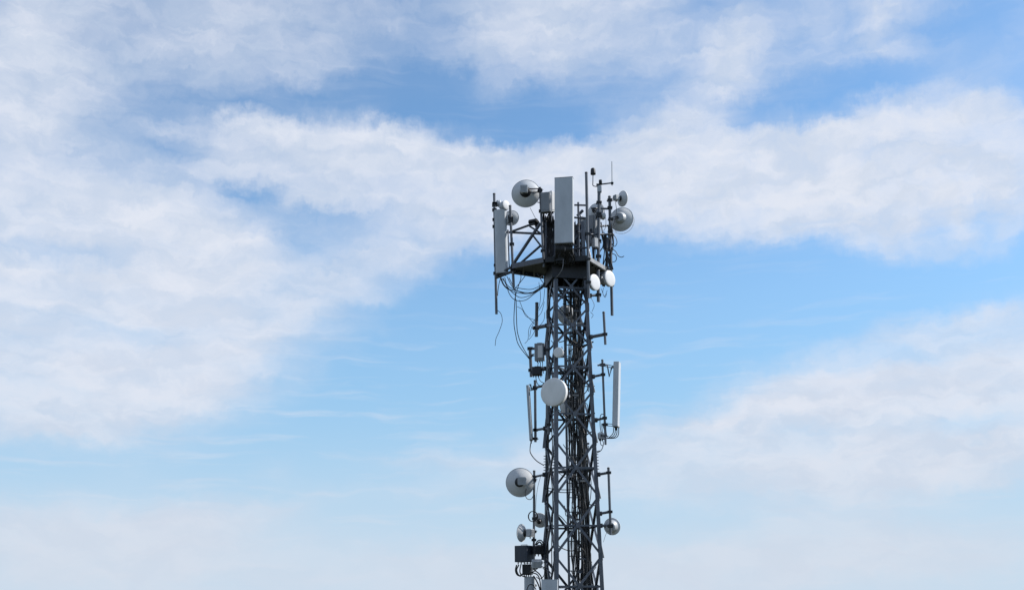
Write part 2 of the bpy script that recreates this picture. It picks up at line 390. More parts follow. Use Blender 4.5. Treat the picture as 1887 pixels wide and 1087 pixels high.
# ------------------------------------------------------------------ ground
g = MB(); NG = 24; RG = 6000.0
rings = [0, 4, 10, 25, 60, 150, 400, 1200, RG]
vs = [Vector((0, 32, 0))]; fs = []
for r in rings[1:]:
    vs += [Vector((r * math.cos(2 * math.pi * k / NG), 32 + r * math.sin(2 * math.pi * k / NG), 0)) for k in range(NG)]
fs += [(0, 1 + k, 1 + (k + 1) % NG) for k in range(NG)]
for i in range(len(rings) - 2):
    fs += [(1 + i * NG + k, 1 + (i + 1) * NG + k, 1 + (i + 1) * NG + (k + 1) % NG, 1 + i * NG + (k + 1) % NG) for k in range(NG)]
g.add(vs, fs); go = g.single('ground', 'grass', (0, 0, 0)); go['kind'] = 'structure'

# ------------------------------------------------------------------ lattice tower
TX, TY, TH = 1.7106, 32.4, .19235
def tw(z): return 1.4809 - .0425 * (z - 1)
def T(a, b, z):
    """point in the tower: a across (-.5 left, .5 right), b in depth (-.5 front, .5 back)"""
    w = tw(z); x, y = a * w, b * w
    return Vector((TX + x * math.cos(TH) - y * math.sin(TH), TY + x * math.sin(TH) + y * math.cos(TH), z))
PLZ = .35                                             # top of the concrete plinth
plinth = thing('tower_plinth', 'concrete foundation block carrying the lattice mast', 'foundation', (TX, TY, 0))
pu = Vector((math.cos(TH), math.sin(TH), 0)); pv = Vector((-math.sin(TH), math.cos(TH), 0))
MB().box((TX, TY, PLZ / 2 - .002), 1.3, 1.3, PLZ / 2, pu, pv, ZU, .06).part('block', 'concrete', plinth)

tower = thing('lattice_tower', 'tall square lattice steel mast tapering upward with X bracing on every face', 'tower', (TX, TY, PLZ))
ZTOP = 13.25
ZC = [12.45, 11.062, 9.879, 8.591, 7.160, 5.576, 3.920, 2.231]         # crossing points of the bracing
ZN = [13.1, 11.72] + [(a + b) / 2 for a, b in zip(ZC[1:], ZC[2:])] + [1.38, PLZ + .12]
ZC.append((1.38 + PLZ + .12) / 2)

def dir_leg(sa, sb): return (T(sa * .5, sb * .5, ZTOP) - T(sa * .5, sb * .5, PLZ)).normalized()
def angle_bar(p, q_, X, Y, w, t=.010):
    """L section from p to q_, flanges along +X and +Y"""
    pr = [(0, 0), (w, 0), (w, t), (t, t), (t, w), (0, w)]
    d = (q_ - p); mb = MB(); vs = [p + X * a + Y * b for a, b in pr] + [q_ + X * a + Y * b for a, b in pr]; n = 6
    fs = [(i, (i + 1) % n, n + (i + 1) % n, n + i) for i in range(n)]
    mb.add(vs, fs); mb.add(vs, [(5, 4, 3, 0), (3, 2, 1, 0), (6, 9, 10, 11), (6, 7, 8, 9)]); return mb

LEGW = .115
random.seed(4)
for sa, sb in ((-1, -1), (1, -1), (-1, 1), (1, 1)):
    p0, p1 = T(sa * .5, sb * .5, PLZ), T(sa * .5, sb * .5, ZTOP)
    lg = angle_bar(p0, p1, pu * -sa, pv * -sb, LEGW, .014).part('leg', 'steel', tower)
    MB().box(p0 + Vector((0, 0, .012)) - pu * sa * .06 - pv * sb * .06, .14, .14, .012, pu, pv, ZU).part('foot_plate', 'steel', tower, lg)
    for zj in (3.07, 6.36, 9.24):                     # splice plates with bolts where two lengths of leg meet
        c = T(sa * .5, sb * .5, zj) - pu * sa * .055 + pv * sb * .008
        sp = MB().box(c, .05, .007, .22, pu, pv, ZU).part('splice_plate', 'steel', tower, lg)
    if (sa, sb) != (1, 1):                            # step bolts that show below the dish level
        for k in range(7):
            z = 5.55 + k * .085
            c = T(sa * .5, sb * .5, z); dv = pu * sa
            MB().tube([c - dv * .03 - pv * sb * .04, c + dv * .055 - pv * sb * .04], .012, 6).part('step_bolt', 'steel', tower, lg)

def face_pt(k, a, z, off):
    """a along face k (0 front, 1 right, 2 back, 3 left), off outward in metres"""
    w = tw(z); ang = TH + k * math.pi / 2
    x, y = a * w, -(w / 2 + off)
    return Vector((TX + x * math.cos(ang) - y * math.sin(ang), TY + x * math.sin(ang) + y * math.cos(ang), z))

for k in range(4):
    ang = TH + k * math.pi / 2
    fu = Vector((math.cos(ang), math.sin(ang), 0)); fn = Vector((math.sin(ang), -math.cos(ang), 0))
    for i, zc in enumerate(ZC):
        zt, zb = ZN[i], ZN[i + 1]
        wd = .058 if i < 5 else .064
        for s_, off in ((1, .004), (-1, -.012)):
            p, q_ = face_pt(k, -.485 * s_, zb + .02, off), face_pt(k, .485 * s_, zt - .02, off)
            d = (q_ - p).normalized(); X = fn.cross(d).normalized()
            if X.z > 0: X = -X
            pr0 = p - X * wd * .5; pr1 = q_ - X * wd * .5
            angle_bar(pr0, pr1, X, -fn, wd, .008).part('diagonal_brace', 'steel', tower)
        p, q_ = face_pt(k, -.49, zc, -.024), face_pt(k, .49, zc, -.024)
        angle_bar(p + ZU * .03, q_ + ZU * .03, -ZU, -fn, .052, .007).part('horizontal_brace', 'steel', tower)
        MB().box(face_pt(k, 0, zc, .016), .06, .005, .06, fu, fn, ZU, 0).part('gusset_plate', 'steel', tower)
        if i > 0:
            for s_ in (-1, 1):
                MB().box(face_pt(k, s_ * .455, zt, .011), .055, .004, .13, fu, fn, ZU, .0).part('gusset_plate', 'steel', tower)
# tapered outrigger plates on the two legs that carry the side poles
for sa, sb in ((-1, 1), (1, -1)):
    for zn in ZN[3:8]:
        c = T(sa * .5, sb * .5, zn); o = (pu * sa + pv * sb).normalized()
        hh, ww = (.85, .10) if sa < 0 else (.30, .065)
        top = T(sa * .5, sb * .5, zn + hh)
        side = o.cross(ZU) * .006; b0 = c - ZU * .06
        ps = [top, b0 + o * ww, b0]
        vs = [p + side for p in ps] + [p - side for p in ps]
        MB().add(vs, [(0, 1, 2), (5, 4, 3), (0, 3, 4, 1), (1, 4, 5, 2), (2, 5, 3, 0)]).part('wedge_plate', 'steel_sunlit_pale' if sa > 0 else 'steel', tower)  # right-hand plates get the paler steel, sunlight put into their colour
# plan bracing inside
for zc in ZC[1::2]:
    for s_ in (1, -1):
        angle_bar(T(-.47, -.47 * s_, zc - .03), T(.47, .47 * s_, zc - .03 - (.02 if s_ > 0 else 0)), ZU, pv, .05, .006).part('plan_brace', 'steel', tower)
# cable ladder with rungs
for a in (-.075, .36):
    mb = MB()
    p, q_ = T(a, .05, PLZ), T(a, .05, 11.6); d = (q_ - p)
    mb.box((p + q_) / 2, .032, .02, d.length / 2, pu, pv, d.normalized()).part('ladder_rail', 'steel', tower)
z = 1.0
while z < 11.5:
    MB().tube([T(-.075, .05, z), T(.36, .05, z)], .014, 6).part('ladder_rung', 'steel', tower); z += .42

# stand-off brackets and clamp blocks that hold the feeders
random.seed(8)
for k in range(26):
    z = 1.9 + k * .37; a = random.uniform(.05, .4)
    MB().box(T(a, -.2 + random.uniform(-.1, .3), z), random.uniform(.04, .12), .03, .025, pu, pv, ZU).part('feeder_clamp', random.choice(('dark', 'steel', 'steel_sunlit_pale')), tower)
for k in range(9):
    z = 2.6 + k * 1.0
    MB().tube([T(.36, .05, z), T(.48, random.choice((-.46, .46)), z + random.uniform(-.2, .2))], .018, 6).part('stand_off', 'steel', tower)

# ------------------------------------------------------------------ head platform
ZD = P(1045, 481, 31.45).z
plat = thing('head_platform', 'dark steel service platform with side arms round the top of the lattice mast', 'platform', (TX, TY, ZD))
cor = [PZ(1003, 483, ZD), PZ(1086, 480, ZD), PZ(1124, 503, ZD), PZ(1088, 515, ZD), PZ(1003, 514, ZD), PZ(940, 504, ZD), PZ(942, 495, ZD)]
cen = sum(cor, Vector()) / len(cor)
def slab(poly, z0, z1):
    n = len(poly); vs = [Vector((p.x, p.y, z0)) for p in poly] + [Vector((p.x, p.y, z1)) for p in poly]
    return MB().add(vs, [tuple(range(n - 1, -1, -1)), tuple(range(n, 2 * n))] + [(i, (i + 1) % n, n + (i + 1) % n, n + i) for i in range(n)])
ins = [p + (cen - p) * .05 for p in cor]
slab(ins, ZD + .09, ZD + .115).part('deck_plate', 'dark', plat)
for i in range(len(cor)):
    p, q_ = cor[i], cor[(i + 1) % len(cor)]; d = (q_ - p).normalized(); nrm = d.cross(ZU)
    mb = MB(); h = .16 if i != 1 else .13
    c = (p + q_) / 2 + ZU * h / 2; ll = (q_ - p).length / 2 - .03
    mb.box(c, ll, .005, h / 2, d, nrm, ZU)
    for zz in (.005, h - .005): mb.box(c + ZU * (zz - h / 2) - nrm * .032, ll, .027, .0045, d, nrm, ZU)
    mb.part('edge_beam', 'steel_sunlit_pale' if i == 1 else ('dark' if i == 0 else 'steel'), plat)  # right beam's pale tone is painted sunlight; the front beam is darker
for t_ in (.18, .34, .5, .66, .82):                    # joists under the deck
    a_ = cor[0].lerp(cor[1], t_); b_ = cor[4].lerp(cor[3], t_)
    MB().box((a_ + b_) / 2 + ZU * .045, (b_ - a_).length / 2 - .05, .025, .04, (b_ - a_).normalized(), (b_ - a_).normalized().cross(ZU), ZU).part('joist', 'dark', plat)
for t_ in (.3, .62):
    a_ = cor[0].lerp(cor[6], t_); b_ = cor[4].lerp(cor[5], t_)
    MB().box((a_ + b_) / 2 + ZU * .045, (b_ - a_).length / 2 - .02, .025, .04, (b_ - a_).normalized(), (b_ - a_).normalized().cross(ZU), ZU).part('joist', 'dark', plat)
zk = P(1045, 511, 31.75).z                             # deep collar that ties the deck to the mast legs
for k in range(4):
    ang = TH + k * math.pi / 2; fu = Vector((math.cos(ang), math.sin(ang), 0)); fn = Vector((math.sin(ang), -math.cos(ang), 0))
    MB().box(face_pt(k, 0, (zk + ZD) / 2, .06), tw(zk) / 2 + (.08 if k % 2 == 0 else .05), .012, (ZD - zk) / 2, fu, fn, ZU).part('collar_beam', 'dark', plat)
def bar(name, p, q_, r, m='steel', parent=plat, n=8): return MB().tube([p, q_], r, n).part(name, m, parent)
bar('truss_bar', P(934, 428, 32.55), P(998, 431, 32.1), S(2.3)); bar('truss_bar', P(945, 426, 32.4), P(986, 411, 31.9), S(2.2))
bar('truss_bar', P(996, 411, 31.75), P(947, 485, 32.2), S(3.0)); bar('truss_bar', P(997, 452, 32.0), P(957, 487, 32.3), S(2.3))
bar('truss_bar', P(976, 417, 32.0), P(998, 431, 31.9), S(1.7)); bar('truss_bar', P(982, 434, 31.9), P(999, 456, 32.0), S(1.7))
bar('truss_bar', P(913.5, 512, 32.75), P(950, 498, 32.35), S(2.8)); bar('truss_bar', P(914, 508, 32.7), P(946, 490, 32.35), S(2.5))
bar('truss_bar', P(946, 504, 32.5), P(958, 502, 32.45), S(1.6))
# railing and cross bars on the right-hand side
for (x0, y0, x1, y1, Y0, Y1, r) in ((1059, 378, 1081, 378.5, 31.9, 31.6, 1.8), (1059, 401, 1080, 403, 32.0, 31.7, 2.0), (1065.5, 373, 1067, 482, 31.95, 31.95, 1.9),
                                    (1088, 432, 1131, 432, 32.1, 32.6, 2.0), (1090, 384, 1127, 385, 32.2, 32.7, 2.0), (1106, 417, 1120, 416, 32.4, 32.6, 1.9),
                                    (1109, 431, 1127, 500, 32.5, 32.7, 2.2), (1056, 459, 1086, 456, 31.9, 31.6, 1.8), (1074, 388, 1064, 398, 32.0, 32.0, 3.0),
                                    (1070, 398, 1092, 492, 32.5, 32.2, 2.0), (1116, 432, 1119, 498, 32.5, 32.6, 2.2)):
    bar('truss_bar', P(x0, y0, Y0), P(x1, y1, Y1), S(r))
for (x, y0, y1, Y) in ((1006, 400, 486, 31.9), (1014, 396, 484, 32.3), (1094, 440, 496, 32.6)):
    bar('stanchion', P(x, y0, Y), P(x, y1, Y), S(2.2))

# ------------------------------------------------------------------ equipment builders
def clamp_part(parent, c, ax, r, name='pole_clamp', side=None):
    """two-jaw pipe clamp with bolts round a pipe at c"""
    ax = ax.normalized(); s_ = (side or Vector((0, -1, 0))); s_ = (s_ - ax * s_.dot(ax)).normalized(); t_ = ax.cross(s_)
    mb = MB()
    for k in (-1, 1):
        mb.box(c + s_ * k * (r + .012), .012, r + .03, .035, s_, t_, ax)
        mb.tube([c + t_ * k * (r + .018) - s_ * (r + .05), c + t_ * k * (r + .018) + s_ * (r + .05)], .008, 6)
    return mb.part(name, 'dark', parent)

def pole_thing(label, top, bot, Y, dpx, arms=(), group=None, name='mounting_pole', m='pole', clamps=()):
    a, b = P(*top, Y), P(*bot, Y); r = S(dpx) / 2
    t = thing(name, label, 'pole', b, group)
    pp = MB().tube([b, a], r, 12, caps=True).part('pipe', m, t)
    MB().lathe(a, (a - b).normalized(), [(r + .004, -.03), (r + .004, .004), (r * .6, .014), (.001, .016)], 12).part('end_cap', 'dark', t, pp)
    for (p, q_, Y0, Y1, d) in arms:
        u, v = P(*p, Y0), P(*q_, Y1); rr = S(d) / 2
        ar = MB().tube([u, v], rr, 10).part('arm', m, t)
        k = (u - b).dot((a - b).normalized()); c = b + (a - b).normalized() * k
        clamp_part(t, c, a - b, r + .004)
        dv = (v - u).normalized()
        MB().box(v - dv * .02, .05, .05, .06, pu, pv, ZU).part('clamp_plate', 'dark', t)
    for f in clamps: clamp_part(t, b.lerp(a, f), a - b, r + .003)
    return t

def bracket_to(parent, p, q_, w=.03, name='mount_bracket', plate=None):
    """forked steel bracket between two points"""
    d = (q_ - p); u = d.normalized(); sd = u.cross(ZU)
    sd = sd.normalized() if sd.length > 1e-3 else Vector((1, 0, 0)); up = sd.cross(u)
    mb = MB()
    for k in (-1, 1): mb.box((p + q_) / 2 + up * k * w, d.length / 2, w * .55, .007, u, sd, up)
    mb.box(p, .012, w * .9, w * 1.3, u, sd, up); mb.box(q_, .022, w * 1.1, w * 1.5, u, sd, up)
    for k in (-1, 1): mb.tube([q_ + sd * k * w * .8 - u * .09, q_ + sd * k * w * .8 + u * .1], .008, 6)
    return mb.part(name, 'dark', parent)

def dish_thing(label, c, Y, dpx, az, tilt=0, mount=None, hub=.2, hm='dark', bw=.035, radio=None, m='dish', depth=.34, ring=False, group='microwave dishes', shroud=0.):
    """open dish seen mostly from behind; radio = (half w, half h, half d, sideways, up) in metres"""
    c = P(*c, Y); n, X, Zl = frame(az, tilt); r = S(dpx, Y) / 2
    mp = P(*mount[:2], mount[2]) if mount else c - n * r
    t = thing('microwave_dish', label, 'dish antenna', c, group)
    dp = r * depth; pr = []
    for i in range(13):
        a_ = i / 12; pr.append((r * a_, -dp * (1 - a_ * a_)))
    outer = [(x, h - .012) for x, h in pr]
    prof = outer + [(r + .004, -.008), (r + .010, .0), (r + .010, .014 + shroud), (r + .002, .016 + shroud), (r - .006, .006)] + [(x, h) for x, h in reversed(pr[:-1])]
    rf = MB().lathe(c, n, prof, 56).part('reflector', m, t)
    MB().lathe(c, n, [(r + .014, -.012), (r + .014, .010), (r + .008, .010), (r + .008, -.012), (r + .014, -.012)], 56).part('rim', m, t, rf)
    hr = r * hub
    hb = MB().lathe(c, n, [(.001, -dp - .10), (hr * .9, -dp - .10), (hr, -dp - .085), (hr, -dp - .03), (hr * 1.35, -dp + .02), (hr * 1.35, -dp + .05)], 28).part('hub', hm, t)
    MB().lathe(c, n, [(.012, -dp), (.012, r * .25), (.03, r * .25), (.04, r * .3), (.001, r * .31)], 12).part('feed_horn', 'radio', t)
    back = c - n * (dp + .10)
    if radio:
        hw, hh, hd, dx, dz = radio
        rc = back - n * hd + X * dx + Zl * dz
        rb = MB().box(rc, hw, hh, hd, X, Zl, n, .02).part('radio_unit', 'radio', t)
        mb = MB()
        for j in range(5): mb.box(rc - n * (hd + .008) + X * (j - 2) * hw * .36, .005, hh * .8, .010, X, Zl, n)
        mb.part('cooling_fins', 'radio', t, rb)
        MB().tube([rc - Zl * hh, rc - Zl * (hh + .05)], .014, 8).part('connector', 'dark', t, rb)
    bracket_to(t, c - n * (dp + .05) + (mp - c).normalized() * hr * .5, mp, bw)
    clamp_part(t, mp, ZU, .045)
    if ring:
        k = []
        for j in range(40):
            a_ = 2 * math.pi * j / 40; k.append(c + n * .22 + X * .04 + (X * math.cos(a_) + Zl * math.sin(a_)) * (r + .012))
        MB().tube(k, .0075, 5, closed=True).part('shroud_ring', 'radio', t)
        mb = MB()
        for j in (3, 13, 23, 33): mb.tube([k[j], c + (k[j] - c - n * .22) * .98], .006, 5)
        mb.part('ring_stay', 'radio', t)
    return t

def drum_thing(label, c, Y, dpx, az, tilt=0, mount=None, deep=.16, m='white', back='dish', radio=None, group='drum antennas'):
    c = P(*c, Y); n, X, Zl = frame(az, tilt); r = S(dpx, Y) / 2
    mp = P(*mount[:2], mount[2]) if mount else c - n * .4
    t = thing('drum_antenna', label, 'drum antenna', c, group)
    MB().lathe(c, n, [(r, -.012), (r, -.002), (r - .006, .002), (r * .7, .010), (r * .35, .014), (.001, .016)], 56).part('radome', m, t)
    sh = MB().lathe(c, n, [(r - .004, -.012), (r - .004, -deep), (r - .02, -deep - .01)], 56).part('shroud', back, t)
    MB().lathe(c, n, [(r + .006, -.030), (r + .006, -.012), (r - .002, -.012), (r - .002, -.030), (r + .006, -.030)], 56).part('rim_band', back, t, sh)
    hr = r * .34
    MB().lathe(c, n, [(r - .02, -deep - .006), (r * .75, -deep - r * .16), (hr * 1.3, -deep - r * .32), (hr, -deep - r * .34), (hr, -deep - r * .34 - .08), (.001, -deep - r * .34 - .08)], 40).part('reflector_back', back, t)
    bk = c - n * (deep + r * .34 + .08)
    if radio:
        hw, hh, hd = radio; rc = bk - n * hd
        rb = MB().box(rc, hw, hh, hd, X, Zl, n, .015).part('radio_unit', 'radio', t)
        MB().tube([rc - Zl * hh, rc - Zl * (hh + .05)], .012, 8).part('connector', 'dark', t, rb)
    bracket_to(t, bk + (c - bk) * .35, mp, .03); clamp_part(t, mp, ZU, .045)
    return t

def panel_thing(label, top, bot, Y, wid, dep, az, mounts=(), ch=.03, ports=4, m='panel', name='panel_antenna', group='sector panel antennas', cap='panel_dark', topcap=None):
    """upright sector antenna between two pixel points, front face turned to az"""
    a, b = P(*top, Y), P(*bot, Y); Zl = (a - b).normalized(); n = heading(az); n = (n - Zl * n.dot(Zl)).normalized(); X = Zl.cross(n) * -1
    if X.dot(heading(az + 90)) < 0: X = -X
    t = thing(name, label, 'antenna', b, group)
    hx, hy = wid / 2, dep / 2; k = 4; pr = []
    def arc(cx, cy, rr, a0, a1): return [(cx + rr * math.cos(R(a0 + (a1 - a0) * i / k)), cy + rr * math.sin(R(a0 + (a1 - a0) * i / k))) for i in range(k + 1)]
    rb_ = .012
    pr = arc(hx - ch, hy - ch, ch, 0, 90) + arc(-hx + ch, hy - ch, ch, 90, 180) + arc(-hx + rb_, -hy + rb_, rb_, 180, 270) + arc(hx - rb_, -hy + rb_, rb_, 270, 360)
    c = (a + b) / 2; hz = (a - b).length / 2
    mb = MB().prism(c, pr, hz - .012, X, n, Zl, smooth=False)
    body = mb.part('radome', m, t)
    for s_ in (-1, 1):
        MB().prism(c + Zl * s_ * (hz - .006), [(x * 1.012, y * 1.02) for x, y in pr], .012, X, n, Zl).part('end_cap', (topcap or m) if s_ > 0 else cap, t)
    MB().box(c - n * (hy + .008), hx * .55, .008, hz * .96, X, n, Zl).part('back_spine', 'panel_dark', t)
    for j in range(ports):
        p = b + X * (j - (ports - 1) / 2) * wid * .8 / max(1, ports) - Zl * .012
        MB().lathe(p, -Zl, [(.018, 0), (.018, .03), (.012, .035), (.012, .08), (.001, .08)], 8).part('port', 'dark', t)
    for (f, mpx, mpy, mY) in mounts:
        q_ = P(mpx, mpy, mY); p = b + (a - b) * f - n * (hy + .015)
        bracket_to(t, p, q_, .03, 'tilt_bracket'); clamp_part(t, q_, ZU, .04)
    return t

def radio_box(label, c, Y, hw, hh, hd, az, tilt=0, m='radio', mount=None, fins=7, group=None, name='radio_unit', sun=True, conn=3, cat='radio unit'):
    c = P(*c, Y); n, X, Zl = frame(az, tilt)
    t = thing(name, label, cat, c - Zl * hh, group)
    MB().box(c, hw, hd, hh, X, n, Zl, .018).part('housing', m, t)
    for j in range(fins):
        MB().box(c - n * (hd + .014) + X * (j - (fins - 1) / 2) * 2 * hw * .88 / max(1, fins - 1), .004, .015, hh * .9, X, n, Zl).part('fin', m, t)
    MB().box(c + n * (hd + .004), hw * .8, .005, hh * .86, X, n, Zl, .004).part('front_cover', m, t)
    for j in range(conn):
        MB().tube([c - Zl * hh + X * (j - (conn - 1) / 2) * hw * .5, c - Zl * (hh + .06) + X * (j - (conn - 1) / 2) * hw * .5], .016, 8).part('connector', 'dark', t)
    MB().tube([c + Zl * hh - X * hw * .5, c + Zl * (hh + .03) - X * hw * .5, c + Zl * (hh + .03) + X * hw * .5, c + Zl * hh + X * hw * .5], .008, 6).part('handle', m, t)
    if mount:
        q_ = P(*mount[:2], mount[2]); bracket_to(t, c - n * (hd + .02) if (q_ - c).dot(n) < 0 else c + n * (hd + .01), q_, .03)
    return t

def cable(label, pts, r=.012, group='black cables', m='cable', name='cable', seg=6, n=6):
    """pts: (px, py, Y) or world vectors"""
    w = [P(*p) if not isinstance(p, Vector) else p for p in pts]
    o = MB().tube(spline(w, seg), r, n).single(name, m, w[0]); return tag(o, label, 'cable', group)

# ------------------------------------------------------------------ poles
pA = pole_thing('long pipe behind the left end panel, its bare lower end hanging furthest left', (910.7, 357), (914.8, 578.5), 32.95, 5.2, clamps=(.33, .72, .86, .9))
pB = pole_thing('short pipe right of the left end panel, ending just below the platform arm', (940, 379), (946.6, 529), 32.35, 5.0, clamps=(.2, .52, .8))
pB2 = pole_thing('thin pipe between the left end panel and the short pipe beside it', (936, 424), (938.5, 495), 32.2, 2.6)
pC = pole_thing('pipe holding the biggest upper left dish, left of the front panel', (995, 346), (1002, 492), 31.7, 4.6, clamps=(.2, .7))
pD = pole_thing('tallest front pipe right of the big front panel, rising from the platform corner', (1080.4, 318), (1084.8, 549), 31.42, 5.4, clamps=(.3, .12, .5))
pE = pole_thing('stout pale pipe carrying the small whip and mushroom aerials', (1104, 346), (1102.6, 487), 32.2, 6.2, clamps=(.1, .3, .62, .8), m='pole')
pF = pole_thing('long pipe at the right edge of the platform holding the two right hand dishes', (1123.2, 362), (1128, 581), 32.6, 5.6, clamps=(.25, .55, .7, .9))
pF2 = pole_thing('short pipe behind the left one of the two white drums, below the platform', (1102, 498), (1102.8, 556), 31.9, 6.0,
                 arms=(((1102, 543.5), (1086, 545), 31.9, 31.75, 4.6),), clamps=(.6,))
pG = pole_thing('short thick pipe on a stout arm left of the mast, below the cable loops', (989.3, 558), (988.4, 620), 33.2, 6.4,
                arms=(((983, 604.5), (1008, 600), 33.25, 32.85, 7.0), ((1008, 600), (1026, 602), 32.85, 31.8, 5.5)))
pK0 = pole_thing('short pipe with pale right edge on one arm, right of the mast below the platform', (1112.4, 575), (1115.6, 634.6), 31.55, 4.6,
                 arms=(((1114, 616), (1088, 621), 31.55, 31.95, 6.0),))
pGb = pole_thing('short pipe on the left with radio box, below the cable end', (976.6, 640), (979, 694), 33.2, 6.0,
                 arms=(((978, 642), (1004, 643), 33.2, 32.9, 5.0), ((978.5, 682), (1006, 679), 33.2, 32.9, 8.0)))
pDr = pole_thing('pale upright pipe on the left mast leg behind the large grey drum', (1008.5, 628), (1011.5, 800), 32.25, 4.6, clamps=(.1, .45, .9))
pH = pole_thing('pipe beside the thin edge-on panel, left of the large grey drum', (986, 701), (986.8, 814), 33.2, 5.0,
                arms=(((986, 714), (1004, 710), 33.2, 32.9, 4.6), ((987, 792), (1005, 789), 33.2, 32.9, 4.6), ((1005, 789), (1013, 792), 32.9, 32.4, 4.6)))
pI = pole_thing('thin pipe between the mast and the tall right hand panel', (1110, 663), (1116, 819), 31.55, 4.0,
                arms=(((1111, 690), (1092, 694), 31.55, 32.0, 4.4), ((1114, 770), (1097, 774), 31.55, 32.0, 4.4)))
pJ = pole_thing('long pipe left of the mast holding the lower left dishes', (984.4, 867), (983.6, 1045), 33.2, 4.5,
                arms=(((985, 878), (1004, 874), 33.2, 32.9, 4.0), ((984, 1008), (1004, 1004), 33.2, 32.9, 4.6)), clamps=(.28,))
pK = pole_thing('long pipe on two arms right of the mast, with a small dish at its foot', (1121.2, 861.5), (1125.5, 985), 31.55, 4.4,
                arms=(((1121.6, 870.5), (1102, 874), 31.55, 31.95, 4.6), ((1124, 942.5), (1105, 946), 31.55, 31.95, 4.6), ((1124, 968), (1106, 968), 31.55, 31.95, 4.6)))

# ------------------------------------------------------------------ platform antennas
panel_thing('big grey panel antenna at the front of the platform, nearest the camera', (1039.5, 329), (1039.8, 449.5), 31.1, S(35.5, 31.1), .20, -12,
            mounts=((.82, 1038, 352, 31.6), (.2, 1040, 425, 31.6)), ch=.03, ports=8, topcap='panel_dark')
pole_thing('pipe hidden behind the big front panel on the platform', (1037, 345), (1041, 486), 31.6, 5, clamps=(.3, .6))
panel_thing('tall grey panel antenna with rounded sides at the left end of the platform', (922.0, 388), (925.0, 504), 32.6, S(23, 32.6), .19, -9,
            mounts=((.85, 911.5, 405, 32.95), (.15, 914, 489, 32.95)), ch=.085, ports=4)
dish_thing('largest upper dish, seen from behind, at the top left beside the front panel', (969, 357), 31.9, 53, 176, 4, mount=(995, 351, 31.7), hub=.30, bw=.06,
           radio=(.115, .12, .07, .035, .03), depth=.46)
drum_thing('small white drum turned to the right at the top of the left end pipe', (933, 378), 32.5, 18.5, 42, 0, mount=(912, 376, 32.95), deep=.16, back='radio')
drum_thing('small drum half hidden behind the small white drum on the left end pipe', (921, 375.5), 33.1, 13, 110, 0, mount=(911.2, 375.5, 32.95), deep=.1, back='dish')
dish_thing('small dish behind the left end panel, right half showing past the pipe', (942, 402), 32.6, 29, 168, 0, mount=(941, 403, 32.35), hub=.3)
radio_box('grey radio unit behind and left of the big front panel', (1006.5, 374), 31.6, S(9), S(19), .10, -14, mount=(996, 374, 31.7), m='panel_dark', fins=0)
radio_box('added white box standing for the sunlit side of the grey radio unit, against the left edge of the big front panel', (1017.2, 372), 31.75, .07, S(20), .06, 38, m='white', fins=0, mount=(1014, 385, 32.3))  # added white box, stands in for the grey unit's sunlit side
dish_thing('round dish in the middle of the right group, half hidden behind the pale pipe', (1098, 390), 32.9, 31, 150, 0, mount=(1104, 394, 32.2), hub=.25, depth=.3)
dish_thing('small side-on dish pointing right at the top of the right edge pipe', (1147.5, 366.5), 32.6, 29, 122, 4, mount=(1123.4, 369, 32.6), hub=.3, radio=(.09, .09, .06, 0, .0), depth=.42)
dish_thing('large dish with thin outer ring on the right edge pipe', (1145, 404.5), 32.9, 46, 158, 0, mount=(1125, 404, 32.6), hub=.38, hm='radio', ring=True, depth=.42)
panel_thing('grey antenna seen from behind between the tall front pipe and the pale pipe', (1092, 398), (1091, 452), 32.9, .34, .14, 140, mounts=((.5, 1094, 440, 32.6),), ports=3, m='panel_dark')
radio_box('small dark radio box low behind the big front panel on its right', (1063.5, 428), 32.1, S(7), S(13), .08, -5, m='box', mount=(1066, 430, 31.95))
radio_box('dark flood lamp shaped box on the upper left truss bar', (983.5, 409.5), 31.95, .15, .045, .10, -30, 18, m='dark', fins=0, conn=0, name='lamp_housing', cat='lamp', mount=(988, 416, 31.9))
drum_thing('left one of the two bright white drums under the platform corner', (1097, 520), 31.55, 30.2, 48, 0, mount=(1102.3, 522, 31.9), deep=.1, m='white')
drum_thing('right one of the two bright white drums under the platform corner', (1124.6, 513), 32.2, 30.4, 47, 0, mount=(1126.5, 516, 32.6), deep=.1, m='white', radio=(.09, .11, .05))
radio_box('small grey transceiver between the two white drums', (1112, 516), 32.5, .09, .15, .06, 40, m='radio', fins=3, mount=(1126, 508, 32.6))
radio_box('dark filter box under the left half of the big front panel', (1032, 468), 31.45, S(8), S(14), .08, -10, m='dark', fins=0, conn=4, name='filter_box', cat='filter', mount=(1039, 470, 31.6))
radio_box('dark filter box under the right half of the big front panel', (1050, 470), 31.5, S(7), S(11), .08, -10, m='dark', fins=0, conn=4, name='filter_box', cat='filter', mount=(1041, 472, 31.6))
radio_box('grey radio unit behind the tall front pipe, right of the big front panel', (1073, 415), 32.3, S(6), S(15), .08, 20, m='panel_dark', fins=5, mount=(1066, 414, 31.95))
radio_box('small pale radio low on the stout pale pipe', (1097, 448), 32.1, S(5), S(9), .06, 30, m='radio', fins=4, mount=(1103, 448, 32.2))
radio_box('dark radio unit low on the right edge pipe', (1119, 450), 32.5, S(6), S(11), .07, 35, m='box', fins=4, mount=(1125.5, 450, 32.6))
drum_thing('tiny drum half hidden between the pale pipe and the large ringed dish', (1113, 399), 32.55, 13, 120, 0, mount=(1105, 399, 32.2), deep=.1, m='white', back='dish')
